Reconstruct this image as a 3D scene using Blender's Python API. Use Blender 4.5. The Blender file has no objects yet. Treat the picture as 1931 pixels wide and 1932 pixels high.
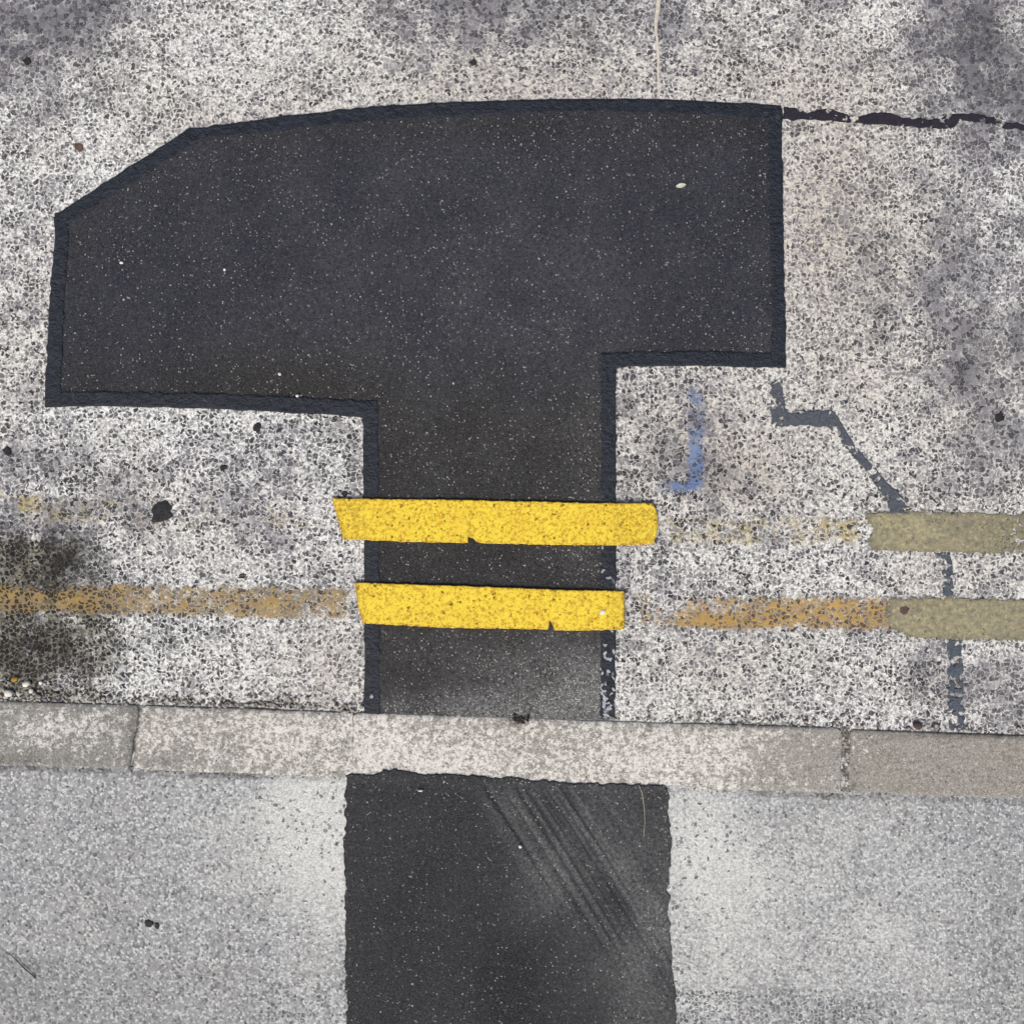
import bpy, math, random
import numpy as np
from mathutils import Vector
from mathutils.geometry import delaunay_2d_cdt

random.seed(7)
S = bpy.context.scene
C = S.collection
H = 1.62                     # height the phone is held at, metres; one photo unit (1/1931 of the width) is 1 mm on the road

# ------------------------------------------------------------------ camera, light, exposure
cam_d = bpy.data.cameras.new("camera")
cam = bpy.data.objects.new("camera", cam_d)
C.objects.link(cam)
cam.location = (0, 0, H)
cam.rotation_euler = (0, 0, 0)
cam_d.sensor_fit = 'HORIZONTAL'
cam_d.sensor_width = 36
cam_d.lens = 36 * H / 1.931
cam_d.clip_start = 0.01
cam_d.clip_end = 500
S.camera = cam

SUN_EL, SUN_AZ = math.radians(48), math.radians(200)      # from the pavement side (bottom of the photo)
world = bpy.data.worlds.new("World")
S.world = world
world.use_nodes = True
wn = world.node_tree
bg = wn.nodes["Background"]
sky = wn.nodes.new("ShaderNodeTexSky")
sky.sky_type = 'NISHITA'
sky.sun_disc = False
sky.sun_elevation = SUN_EL
sky.sun_rotation = SUN_AZ
sky.dust_density = 6.0
sky.air_density = 0.7
sky.ozone_density = 1.0
wn.links.new(sky.outputs[0], bg.inputs[0])
bg.inputs[1].default_value = 0.09
sun_d = bpy.data.lights.new("sun", 'SUN')
sun_d.energy = 1.3
sun_d.angle = math.radians(22)
sun_d.color = (0.97, 0.97, 0.88)
sun = bpy.data.objects.new("sun", sun_d)
C.objects.link(sun)
sun.rotation_euler = (math.pi / 2 - SUN_EL, 0, math.pi - SUN_AZ)
sun.location = (0, 0, 5)
S.view_settings.view_transform = 'Standard'
S.view_settings.look = 'None'
S.view_settings.gamma = 1
S.view_settings.exposure = 0.42

# ------------------------------------------------------------------ maths helpers
def W(px, py, z=0.0):
    """photo unit -> world x, y of a point standing at height z"""
    f = (H - z) / H / 1000.0
    return ((px - 965.5) * f, (966.0 - py) * f)

def hash2(ix, iy, seed):
    n = (ix.astype(np.int64) * 374761393 + iy.astype(np.int64) * 668265263 + seed * 974634777) & 0xffffffff
    n = ((n ^ (n >> 13)) * 1274126177) & 0xffffffff
    return ((n ^ (n >> 16)) & 0xffffff) / float(0xffffff)

def vnoise(x, y, seed=0):
    ix = np.floor(x); iy = np.floor(y); fx = x - ix; fy = y - iy
    fx = fx * fx * (3 - 2 * fx); fy = fy * fy * (3 - 2 * fy)
    a = hash2(ix, iy, seed); b = hash2(ix + 1, iy, seed)
    c = hash2(ix, iy + 1, seed); d = hash2(ix + 1, iy + 1, seed)
    return (a * (1 - fx) + b * fx) * (1 - fy) + (c * (1 - fx) + d * fx) * fy

def fbm(x, y, size, seed=0, octv=4):
    """-0.5 .. 0.5 around 0, size = the biggest feature in photo units"""
    t = 0; a = 1.0; s = 0
    for k in range(octv):
        t = t + a * (vnoise(x / size + 17.3 * k, y / size - 9.1 * k, seed + k) - 0.5)
        s += a; a *= 0.55; size = size * 0.5
    return t / s * 1.6

def blobs(x, y, lst):
    t = np.zeros_like(x)
    for cx, cy, rx, ry, a in lst:
        t += a * np.exp(-((x - cx) / rx) ** 2 - ((y - cy) / ry) ** 2)
    return t

def sst(a, b, v):
    t = np.clip((v - a) / (b - a), 0, 1)
    return t * t * (3 - 2 * t)

def box(x, y, x0, x1, y0, y1, s=8.0):
    return sst(x0 - s, x0 + s, x) * (1 - sst(x1 - s, x1 + s, x)) * sst(y0 - s, y0 + s, y) * (1 - sst(y1 - s, y1 + s, y))

def dist_line(x, y, pts):
    d = np.full_like(x, 1e9)
    for (ax, ay), (bx, by) in zip(pts[:-1], pts[1:]):
        vx, vy = bx - ax, by - ay
        t = np.clip(((x - ax) * vx + (y - ay) * vy) / (vx * vx + vy * vy + 1e-9), 0, 1)
        d = np.minimum(d, np.hypot(x - ax - t * vx, y - ay - t * vy))
    return d

# ------------------------------------------------------------------ node helper
class NT:
    def __init__(self, name):
        self.m = bpy.data.materials.new(name)
        self.m.use_nodes = True
        self.t = self.m.node_tree
        self.b = self.t.nodes["Principled BSDF"]
        self.out = self.t.nodes["Material Output"]
        self.b.inputs["Roughness"].default_value = 0.85
        self.b.inputs["Specular IOR Level"].default_value = 0.25
        g = self.t.nodes.new("ShaderNodeNewGeometry")
        self.pos = g.outputs["Position"]
    def set(self, node, i, v):
        s = node.inputs[i]
        if isinstance(v, bpy.types.NodeSocket):
            self.t.links.new(v, s)
        elif isinstance(v, (tuple, list)):
            s.default_value = (*v, 1.0) if len(v) == 3 and s.type == 'RGBA' else tuple(v)
        else:
            s.default_value = v
    def math(self, op, a, b=0.0, clamp=False):
        n = self.t.nodes.new("ShaderNodeMath"); n.operation = op; n.use_clamp = clamp
        self.set(n, 0, a); self.set(n, 1, b)
        return n.outputs[0]
    def add(self, a, b): return self.math('ADD', a, b)
    def sub(self, a, b): return self.math('SUBTRACT', a, b)
    def mul(self, a, b): return self.math('MULTIPLY', a, b)
    def vmath(self, op, a, b):
        n = self.t.nodes.new("ShaderNodeVectorMath"); n.operation = op
        self.set(n, 0, a); self.set(n, 1, b)
        return n.outputs[0]
    def mix(self, f, a, b, mode='MIX'):
        n = self.t.nodes.new("ShaderNodeMix"); n.data_type = 'RGBA'; n.blend_type = mode
        self.set(n, 0, f); self.set(n, 6, a); self.set(n, 7, b)
        return n.outputs[2]
    def ss(self, v, a, b, lo=0.0, hi=1.0):
        n = self.t.nodes.new("ShaderNodeMapRange"); n.interpolation_type = 'SMOOTHSTEP'
        self.set(n, 0, v); self.set(n, 1, a); self.set(n, 2, b); self.set(n, 3, lo); self.set(n, 4, hi)
        return n.outputs[0]
    def lin(self, v, a, b, lo=0.0, hi=1.0):
        n = self.t.nodes.new("ShaderNodeMapRange")
        self.set(n, 0, v); self.set(n, 1, a); self.set(n, 2, b); self.set(n, 3, lo); self.set(n, 4, hi)
        return n.outputs[0]
    def noise(self, size, detail=3, rough=0.55, vec=None, off=0.0):
        n = self.t.nodes.new("ShaderNodeTexNoise"); n.noise_dimensions = '3D'
        v = vec or self.pos
        if off: v = self.vmath('ADD', v, (off, off * 0.7, off * 1.3))
        self.set(n, "Vector", v)
        n.inputs["Scale"].default_value = 1.0 / size
        n.inputs["Detail"].default_value = detail
        n.inputs["Roughness"].default_value = rough
        return n.outputs["Fac"]
    def noisec(self, size, detail=2, off=0.0):
        f = self.noise(size, detail, off=off)
        return f.node.outputs["Color"]
    def warp(self, size, amt, off=0.0, base=None):
        c = self.noisec(size, 2, off)
        c = self.vmath('SUBTRACT', c, (0.5, 0.5, 0.5))
        c = self.vmath('MULTIPLY', c, (amt, amt, amt))
        return self.vmath('ADD', base or self.pos, c)
    def vor(self, size, feat='F1', vec=None, rnd=1.0):
        n = self.t.nodes.new("ShaderNodeTexVoronoi"); n.voronoi_dimensions = '2D'; n.feature = feat
        self.set(n, "Vector", vec or self.pos)
        n.inputs["Scale"].default_value = 1.0 / size
        n.inputs["Randomness"].default_value = rnd
        return n
    def sep(self, c):
        n = self.t.nodes.new("ShaderNodeSeparateColor"); self.set(n, 0, c)
        return n.outputs
    def attr(self, name):
        n = self.t.nodes.new("ShaderNodeAttribute"); n.attribute_name = name
        return n.outputs["Fac"]
    def bump(self, h, strength=0.6, dist=0.002):
        n = self.t.nodes.new("ShaderNodeBump")
        n.inputs["Strength"].default_value = strength
        n.inputs["Distance"].default_value = dist
        self.set(n, "Height", h)
        self.t.links.new(n.outputs[0], self.b.inputs["Normal"])
    def color(self, c): self.set(self.b, "Base Color", c)

def lin_rgb(hexs):
    r = [int(hexs[i:i + 2], 16) / 255 for i in (0, 2, 4)]
    return tuple((v / 12.92 if v <= 0.04045 else ((v + 0.055) / 1.055) ** 2.4) for v in r)

def chips(n, size, paint, seed=0.0):
    """worn coat over stone chips: returns bare-stone mask, three random values per chip, edge distance"""
    wv = n.warp(0.013, 0.017, off=seed)
    wv = n.warp(0.0040, 0.0048, off=seed + 3, base=wv)
    v1 = n.vor(size, 'F1', wv, 1.0); e1 = n.vor(size, 'DISTANCE_TO_EDGE', wv, 1.0)
    s = n.sep(v1.outputs["Color"])
    j = n.mul(n.sub(n.noise(0.0036, 3, 0.65, off=seed + 8), 0.5), 0.45)
    e = n.add(e1.outputs["Distance"], j)
    nz = n.noise(0.030, 4, 0.65, off=seed + 5)
    shown = n.ss(n.sub(s[0], n.add(n.lin(paint, 0.0, 1.0, -0.15, 0.42), n.mul(n.sub(nz, 0.5), 0.9))), -0.12, 0.10)
    gap = n.lin(paint, 0.0, 1.0, 0.03, 0.17)
    gap = n.add(gap, n.mul(n.sub(s[2], 0.5), 0.10))
    rad = n.add(n.lin(paint, 0.0, 1.0, 0.62, 0.42), n.mul(n.sub(s[1], 0.5), 0.20))
    disc = n.ss(n.sub(n.sub(rad, v1.outputs["Distance"]), n.mul(j, -0.8)), -0.04, 0.06)
    bare = n.mul(n.mul(n.ss(n.sub(e, gap), -0.03, 0.05), shown), disc)
    return bare, s, e

# ------------------------------------------------------------------ materials
def mat_road():
    n = NT("worn painted road chippings")
    paint, soft, grime, cream = n.attr("paint"), n.attr("soft"), n.attr("grime"), n.attr("cream")
    bare, s, e = chips(n, 0.0092, paint)
    b2, s2, e2 = chips(n, 0.0068, n.add(paint, 0.14), seed=11.0)
    fine = n.noise(0.0020, 2, 0.65)
    m5 = n.noise(0.0060, 3, 0.65, off=31)
    big = n.noise(0.16, 3, 0.5, off=2)
    dark = n.mix(big, lin_rgb("232328"), lin_rgb("2a2828"))
    mid = n.mix(big, lin_rgb("8f8f96"), lin_rgb("949391"))
    stone = n.mix(n.math('POWER', s[2], 1.5), dark, mid)
    stone = n.mix(n.ss(n.noise(0.0030, 3, 0.7, off=43), 0.48, 0.66, 0.0, 0.5), stone, lin_rgb("a3a3a4"))
    violet = n.ss(n.noise(0.25, 2, 0.5, off=14), 0.42, 0.6)
    stone = n.mix(n.mul(violet, 0.15), stone, lin_rgb("6c6a7e"))
    white = n.mix(cream, lin_rgb("f4f5f2"), lin_rgb("d9d2c6"))
    binder = n.mix(n.lin(paint, 0.0, 0.62), lin_rgb("82808b"), white)
    binder = n.mix(n.ss(m5, 0.44, 0.64, 0.0, 0.72), binder, lin_rgb("858588"))
    binder = n.mix(n.ss(n.noise(0.0034, 3, 0.7, off=41), 0.46, 0.62, 0.0, 0.5), binder, lin_rgb("6c6c6f"))
    stone = n.mix(soft, stone, n.mix(n.lin(paint, 0.1, 0.5), lin_rgb("686672"), lin_rgb("928f8e")))
    m = n.math('MAXIMUM', bare, n.mul(b2, n.lin(s2[1], 0, 1, 0.95, 0.15)))
    col = n.mix(m, binder, stone)
    q = n.add(n.add(grime, n.mul(n.sub(s[2], 0.5), 0.35)), n.mul(n.sub(n.noise(0.010, 4, 0.7, off=9), 0.5), 1.3))
    g = n.mul(n.ss(q, 0.08, 1.05), n.ss(grime, 0.03, 0.3))
    col = n.mix(n.mul(g, 0.9), col, lin_rgb("7d7969"), 'MULTIPLY')
    col = n.mix(n.mul(g, n.mul(m, 0.75)), col, lin_rgb("1d1c1a"))
    n.color(col)
    h = n.add(n.mul(m, 0.5), n.mul(fine, 0.3))
    n.bump(h, 0.35, 0.0010)
    return n.m

def mat_patch(name, blue, brown, base_l=1.0):
    n = NT(name)
    grit, haze = n.attr("grit"), n.attr("dust")
    wv = n.warp(0.005, 0.004)
    v = n.vor(0.0032, 'F1', wv); s = n.sep(v.outputs["Color"]); d = v.outputs["Distance"]
    big = n.math('ADD', n.attr("tint"), n.mul(n.sub(n.noise(0.10, 3, 0.6, off=4), 0.5), 0.9), True)
    col = n.mix(big, blue, brown)
    f1 = n.noise(0.0030, 3, 0.7)
    col = n.mix(n.lin(f1, 0.42, 0.72, 0.0, 0.26), col, lin_rgb("84848e"))
    col = n.mix(n.ss(s[1], 0.70, 0.95, 0.0, 0.55), col, lin_rgb("111114"))
    # dusty film, then pale grains caught in the surface
    col = n.mix(n.mul(haze, n.lin(n.noise(0.006, 4, 0.75, off=6), 0.36, 0.66, 0.10, 0.9)), col, lin_rgb("8a8c8d"))
    thr = n.sub(0.958, n.mul(grit, 0.62))
    clump = n.mul(n.sub(n.noise(0.035, 2, 0.5, off=7), 0.5), 0.10)
    thr = n.sub(thr, clump)
    sp = n.ss(n.sub(s[0], thr), 0.0, 0.03)
    sp = n.mul(sp, n.ss(d, 0.15, 0.52, 1.0, 0.0))
    v2 = n.vor(0.0085, 'F1', wv); s2 = n.sep(v2.outputs["Color"])
    sp2 = n.mul(n.ss(s2[0], 0.985, 0.995), n.ss(v2.outputs["Distance"], 0.10, 0.30, 1.0, 0.0))
    sp = n.math('MAXIMUM', sp, sp2)
    col = n.mix(n.mul(sp, n.lin(n.math('POWER', s[2], 2.0), 0, 1, 0.10, 0.8)), col, lin_rgb("dcd8ce"))
    n.color(col)
    n.b.inputs["Roughness"].default_value = 0.78
    n.bump(n.add(n.mul(d, -0.5), f1), 0.8, 0.0016)
    return n.m

def mat_sealant():
    n = NT("bitumen overbanding")
    a = n.noise(0.013, 5, 0.72)
    col = n.mix(n.lin(a, 0.3, 0.7), lin_rgb("131720"), lin_rgb("272e3a"))
    f = n.noise(0.0028, 2, 0.7, off=3)
    col = n.mix(n.ss(f, 0.60, 0.78, 0.0, 0.40), col, lin_rgb("5d6676"))
    w = n.attr("grit")
    v = n.vor(0.0055, 'F1', n.warp(0.006, 0.005)); s = n.sep(v.outputs["Color"])
    col = n.mix(n.ss(n.sub(s[0], n.sub(1.0, w)), 0.0, 0.05), col, lin_rgb("aeb3bb"))
    n.color(col)
    n.b.inputs["Roughness"].default_value = 0.5
    n.b.inputs["Specular IOR Level"].default_value = 0.4
    n.bump(n.add(n.noise(0.009, 4, 0.65, off=1), n.mul(f, 0.4)), 1.0, 0.0045)
    return n.m

def mat_old_sealant(name, c1, c2, wear=0.12):
    n = NT(name)
    f = n.noise(0.004, 3, 0.7)
    col = n.mix(n.lin(f, 0.3, 0.7), c1, c2)
    v = n.vor(0.0085, 'F1', n.warp(0.011, 0.0065)); s = n.sep(v.outputs["Color"])
    w = n.noise(0.03, 3, 0.65, off=8)
    hole = n.ss(n.sub(n.add(w, n.mul(n.sub(s[0], 0.5), 0.28)), 0.70 - wear), 0.0, 0.03)
    n.color(col)
    n.bump(f, 0.4, 0.0015)
    tr = n.t.nodes.new("ShaderNodeBsdfTransparent"); mx = n.t.nodes.new("ShaderNodeMixShader")
    n.set(mx, 0, hole); n.t.links.new(n.b.outputs[0], mx.inputs[1]); n.t.links.new(tr.outputs[0], mx.inputs[2])
    n.t.links.new(mx.outputs[0], n.out.inputs[0])
    return n.m

def mat_yellow():
    n = NT("fresh yellow road paint")
    a = n.noise(0.006, 4, 0.7)
    b = n.noise(0.045, 3, 0.6, off=5)
    col = n.mix(n.lin(a, 0.30, 0.62), lin_rgb("b98f1c"), lin_rgb("f8dd48"))
    col = n.mix(n.ss(a, 0.36, 0.54), lin_rgb("c69a2c"), lin_rgb("f3d846"))
    col = n.mix(n.lin(b, 0.5, 0.75, 0.0, 0.30), col, lin_rgb("d9a83a"))
    v = n.vor(0.016, 'F1', n.warp(0.009, 0.012)); s = n.sep(v.outputs["Color"])
    pit = n.mul(n.ss(s[0], 0.84, 0.90), n.ss(v.outputs["Distance"], 0.10, 0.26, 1.0, 0.0))
    pit = n.mul(pit, n.ss(n.noise(0.004, 3, 0.7, off=4), 0.38, 0.58))
    v3 = n.vor(0.006, 'F1', n.warp(0.004, 0.003)); s3 = n.sep(v3.outputs["Color"])
    pit2 = n.mul(n.ss(s3[0], 0.93, 0.96), n.ss(v3.outputs["Distance"], 0.15, 0.4, 0.8, 0.0))
    col = n.mix(n.math('MAXIMUM', pit, pit2), col, lin_rgb("543a18"))
    edge, over = n.attr("edge"), n.attr("over_chips")
    bare, cs, ce = chips(n, 0.0092, 0.45)
    col = n.mix(n.mul(over, n.mul(bare, 0.42)), col, lin_rgb("a07c30"))
    col = n.mix(n.ss(n.noise(0.0030, 3, 0.75, off=17), 0.52, 0.70, 0.0, 0.45), col, lin_rgb("a5812c"))
    col = n.mix(n.mul(edge, n.lin(a, 0.35, 0.6, 1.0, 0.2)), col, lin_rgb("8a5a20"))
    n.color(col)
    n.b.inputs["Roughness"].default_value = 0.7
    n.bump(n.sub(a, n.mul(pit, 1.0)), 0.6, 0.0012)
    return n.m

def mat_trace(name, c1, c2, dirty, lift, stone_gap=0.8, top=0.9):
    """old paint left in the hollows between the chippings: bare where the chips stand through"""
    n = NT(name)
    cov = n.attr("cover")
    bare, s, e = chips(n, 0.0092, n.lin(cov, 0.0, 1.0, 0.1, 0.85))
    big = n.noise(0.05, 3, 0.6, off=12)
    f = n.noise(0.005, 3, 0.7, off=2)
    col = n.mix(n.lin(big, 0.35, 0.65), c1, c2)
    col = n.mix(n.lin(f, 0.35, 0.7, 0.0, 0.6), col, dirty)
    n.color(col)
    op = n.mul(n.sub(top, n.mul(bare, n.math('MULTIPLY', stone_gap, top))), n.ss(n.add(cov, n.mul(n.sub(n.noise(0.022, 4, 0.7, off=lift), 0.5), 1.3)), 0.08, 0.52))
    n.bump(f, 0.3, 0.001)
    tr = n.t.nodes.new("ShaderNodeBsdfTransparent"); mx = n.t.nodes.new("ShaderNodeMixShader")
    n.set(mx, 0, op); n.t.links.new(tr.outputs[0], mx.inputs[1]); n.t.links.new(n.b.outputs[0], mx.inputs[2])
    n.t.links.new(mx.outputs[0], n.out.inputs[0])
    return n.m

def mat_dull():
    n = NT("dull khaki road paint")
    a = n.noise(0.010, 4, 0.65); b = n.noise(0.09, 3, 0.5, off=3)
    col = n.mix(n.lin(b, 0.35, 0.65), lin_rgb("9c957c"), lin_rgb("b2a986"))
    col = n.mix(n.lin(a, 0.32, 0.62), lin_rgb("797767"), col)
    col = n.mix(n.attr("edge"), col, lin_rgb("76735f"))
    v = n.vor(0.012, 'F1', n.warp(0.006, 0.005)); s = n.sep(v.outputs["Color"])
    pit = n.mul(n.ss(s[0], 0.90, 0.94), n.ss(v.outputs["Distance"], 0.1, 0.25, 0.7, 0.0))
    col = n.mix(pit, col, lin_rgb("4a4638"))
    v = n.vor(0.0045, 'F1', n.warp(0.006, 0.004)); s = n.sep(v.outputs["Color"])
    col = n.mix(n.ss(s[0], 0.82, 0.95, 0.0, 0.35), col, lin_rgb("cfc6a2"))
    gr = n.ss(n.noise(0.0036, 3, 0.75, off=6), 0.45, 0.62, 0.0, 0.45)
    col = n.mix(gr, col, lin_rgb("6f6d60"))
    n.color(col)
    n.bump(a, 0.5, 0.0012)
    w = n.add(n.mul(n.attr("edge"), 0.36), n.mul(n.sub(n.noise(0.010, 4, 0.75, off=18), 0.5), 1.2))
    tr = n.t.nodes.new("ShaderNodeBsdfTransparent"); mx = n.t.nodes.new("ShaderNodeMixShader")
    n.set(mx, 0, n.ss(w, 0.16, 0.30)); n.t.links.new(n.b.outputs[0], mx.inputs[1]); n.t.links.new(tr.outputs[0], mx.inputs[2])
    n.t.links.new(mx.outputs[0], n.out.inputs[0])
    return n.m

def mat_kerb(name, base_a, base_b):
    n = NT(name)
    paint, grime = n.attr("paint"), n.attr("grime")
    wv = n.warp(0.004, 0.004)
    v = n.vor(0.0040, 'F1', wv); s = n.sep(v.outputs["Color"])
    big = n.noise(0.07, 4, 0.6, off=1)
    f = n.noise(0.0030, 3, 0.72, off=2)
    col = n.mix(n.lin(big, 0.33, 0.67), base_a, base_b)
    col = n.mix(n.lin(f, 0.3, 0.7, 0.0, 0.85), col, lin_rgb("5f5c57"))
    col = n.mix(n.mul(n.ss(s[1], 0.45, 1.0, 0.0, 0.45), n.ss(v.outputs["Distance"], 0.2, 0.6, 1.0, 0.2)), col, lin_rgb("d0cec8"))
    nz = n.noise(0.0105, 5, 0.78, vec=n.warp(0.008, 0.006), off=15)
    pm = n.ss(n.add(nz, n.mul(n.sub(paint, 0.5), 0.50)), 0.46, 0.55)
    pm = n.mul(pm, n.lin(s[2], 0, 1, 0.65, 1.0))
    col = n.mix(pm, col, n.mix(f, lin_rgb("fbf9f4"), lin_rgb("d6d2ca")))
    fl = n.ss(n.noise(0.0065, 4, 0.78, vec=n.warp(0.006, 0.006, off=51), off=52), 0.50, 0.60, 0.0, 0.75)
    col = n.mix(fl, col, n.mix(s[1], lin_rgb("696661"), lin_rgb("88857f")))
    dk = n.mul(n.ss(s[0], 0.965, 0.985), n.ss(v.outputs["Distance"], 0.2, 0.5, 0.7, 0.0))
    col = n.mix(dk, col, lin_rgb("2e2b29"))
    g = n.mul(grime, n.lin(n.noise(0.012, 4, 0.7, off=21), 0.3, 0.6, 0.2, 1.0))
    col = n.mix(g, col, lin_rgb("2b2a28"))
    n.color(col)
    n.bump(n.add(f, n.mul(nz, 0.8)), 0.5, 0.0014)
    return n.m

def mat_pavement():
    n = NT("fine grey pavement asphalt")
    paint, chipa, grime, soft = n.attr("paint"), n.attr("chip"), n.attr("grime"), n.attr("soft")
    wv = n.warp(0.004, 0.003)
    v = n.vor(0.0042, 'F1', wv); s = n.sep(v.outputs["Color"]); ed = n.vor(0.0042, 'DISTANCE_TO_EDGE', wv).outputs["Distance"]
    f = n.noise(0.0028, 3, 0.7, off=2)
    big = n.noise(0.12, 3, 0.55, off=3)
    a = n.mix(n.lin(big, 0.35, 0.65), lin_rgb("8a8d91"), lin_rgb("939291"))
    col = n.mix(n.lin(f, 0.3, 0.7, 0.0, 0.8), a, lin_rgb("b2b5b6"))
    col = n.mix(n.mul(n.mul(n.ss(s[0], 0.35, 1.0), n.ss(n.add(ed, n.mul(n.sub(f, 0.5), 0.4)), 0.0, 0.16)), 0.85), col, lin_rgb("e0e3e3"))
    col = n.mix(n.ss(s[1], 0.60, 0.95, 0.0, 0.65), col, lin_rgb("55585e"))
    # paint mist, thinned in the bottom corners to paint in lens vignetting
    nz = n.noise(0.007, 4, 0.75, off=5)
    pm = n.ss(n.add(nz, n.mul(n.sub(paint, 0.5), 0.55)), 0.40, 0.70)
    col = n.mix(n.mul(pm, 0.72), col, n.mix(n.ss(f, 0.42, 0.6), lin_rgb("f4f5f1"), lin_rgb("bfc1bf")))
    col = n.mix(n.ss(n.noise(0.0046, 3, 0.75, off=23), 0.56, 0.66, 0.0, 0.5), col, lin_rgb("74777a"))
    # bare darker chips
    wv2 = n.warp(0.010, 0.006, off=4)
    v2 = n.vor(0.0072, 'F1', wv2); s2 = n.sep(v2.outputs["Color"]); e2 = n.vor(0.0072, 'DISTANCE_TO_EDGE', wv2).outputs["Distance"]
    cm = n.mul(n.ss(n.sub(chipa, s2[0]), -0.03, 0.03), n.ss(e2, 0.10, 0.17))
    col = n.mix(n.mul(cm, 0.85), col, n.mix(s2[1], lin_rgb("4b4e52"), lin_rgb("83868a")))
    # scattered tiny black specks
    v3 = n.vor(0.011, 'F1', n.warp(0.01, 0.01, off=2)); s3 = n.sep(v3.outputs["Color"])
    dk = n.mul(n.ss(s3[0], 0.955, 0.965), n.ss(v3.outputs["Distance"], 0.12, 0.26, 0.8, 0.0))
    col = n.mix(dk, col, lin_rgb("303236"))
    g = n.mul(grime, n.lin(n.noise(0.012, 3, 0.7, off=8), 0.3, 0.6, 0.3, 1.0))  # grime, plus the vignetting painted into the bottom corners
    col = n.mix(g, col, lin_rgb("33322f"))
    n.color(col)
    n.bump(n.add(n.mul(n.ss(ed, 0, 0.2), 0.6), f), 0.4, 0.0012)
    return n.m

def mat_plain(name, c1, c2, size=0.006, rough=0.8, bump=0.5):
    n = NT(name)
    a = n.noise(size, 4, 0.65)
    n.color(n.mix(n.lin(a, 0.33, 0.67), c1, c2))
    n.b.inputs["Roughness"].default_value = rough
    n.bump(a, bump, 0.001)
    return n.m

M = {}
M['road'] = mat_road()
M['patch'] = mat_patch("dark fine patch asphalt", lin_rgb("1c1e2a"), lin_rgb("1b1915"))
M['ppatch'] = mat_patch("dark pavement patch asphalt", lin_rgb("131619"), lin_rgb("171819"))
M['seal'] = mat_sealant()
M['oldseal'] = mat_old_sealant("weathered overbanding", lin_rgb("40454f"), lin_rgb("62676f"), 0.09)
M['oldseal2'] = mat_old_sealant("thin weathered overbanding", lin_rgb("3b424d"), lin_rgb("636b74"), 0.19)
M['crackseal'] = mat_old_sealant("black seam sealant", lin_rgb("201e28"), lin_rgb("37343f"), 0.085)
M['yellow'] = mat_yellow()
M['trace_left'] = mat_trace("browned yellow paint", lin_rgb("a08a62"), lin_rgb("c6a45a"), lin_rgb("857a6a"), 3.0, 0.85, 0.8)
M['trace_right'] = mat_trace("worn amber paint", lin_rgb("b89657"), lin_rgb("d3aa5c"), lin_rgb("938468"), 5.0, 0.85, 0.85)
M['trace_faint'] = mat_trace("flecks of yellow paint", lin_rgb("c4ac66"), lin_rgb("dcc468"), lin_rgb("b0a582"), 7.0, 0.95, 0.55)
M['blue'] = mat_trace("blue spray paint", lin_rgb("4f74b4"), lin_rgb("7f9cc8"), lin_rgb("8c98b0"), 9.0, 0.85, 0.75)
M['dull'] = mat_dull()
M['kerb_grey'] = mat_kerb("grey kerb concrete", lin_rgb("a0a4a2"), lin_rgb("adaca6"))
M['kerb_light'] = mat_kerb("light kerb concrete", lin_rgb("b4b2ad"), lin_rgb("b8b6b0"))
M['kerb_cream'] = mat_kerb("cream kerb concrete", lin_rgb("bfbdb7"), lin_rgb("bab6ae"))
M['kerb_tan'] = mat_kerb("tan kerb concrete", lin_rgb("bab8b0"), lin_rgb("b9b2a9"))
M['pave'] = mat_pavement()
M['mortar'] = mat_kerb("gritty kerb mortar", lin_rgb("77736b"), lin_rgb("908c83"))
M['gum'] = mat_plain("flattened black gum", lin_rgb("1d1d1f"), lin_rgb("3b3b3e"), 0.006, 0.75)
M['brown'] = mat_plain("brown stain crust", lin_rgb("4d3d36"), lin_rgb("6b5b52"), 0.006)
M['white'] = mat_plain("white dried drop", lin_rgb("d9d9d4"), lin_rgb("f0efe9"), 0.006)
M['pebble_white'] = mat_plain("white quartz pebble", lin_rgb("cfccc2"), lin_rgb("efece4"), 0.008)
M['pebble_ochre'] = mat_plain("ochre pebble", lin_rgb("8c6b2c"), lin_rgb("b58e40"), 0.005)
M['pebble_dark'] = mat_plain("dark reddish pebble", lin_rgb("3e3236"), lin_rgb("5c4a48"), 0.008)
M['grit'] = mat_plain("mixed gutter grit", lin_rgb("3c3936"), lin_rgb("bdb8ae"), 0.010)
M['leaf'] = mat_plain("dry pale leaf", lin_rgb("b9b7a6"), lin_rgb("d7d5c6"), 0.006)
M['twig'] = mat_plain("dark twig bark", lin_rgb("2d2724"), lin_rgb("4a4038"), 0.004)
M['straw'] = mat_plain("dry straw", lin_rgb("a59a84"), lin_rgb("cfc6b2"), 0.004)
M['cream'] = mat_plain("cream paint dribble", lin_rgb("bdb6a8"), lin_rgb("dcd6c8"), 0.006)
M['litter'] = mat_plain("black leaf litter", lin_rgb("1f1c1a"), lin_rgb("453e37"), 0.005)

# ------------------------------------------------------------------ mesh helpers
def link(name, verts, faces, mat, parent=None, attrs=None, smooth=False):
    me = bpy.data.meshes.new(name)
    me.from_pydata([tuple(map(float, v)) for v in verts], [], [tuple(map(int, f)) for f in faces])
    me.materials.append(mat)
    if attrs:
        for k, v in attrs.items():
            a = me.attributes.new(k, 'FLOAT', 'POINT')
            a.data.foreach_set('value', np.asarray(v, dtype=np.float32))
    if smooth:
        me.polygons.foreach_set('use_smooth', [True] * len(me.polygons))
    me.update()
    o = bpy.data.objects.new(name, me)
    C.objects.link(o)
    if parent: o.parent = parent
    return o

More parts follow.
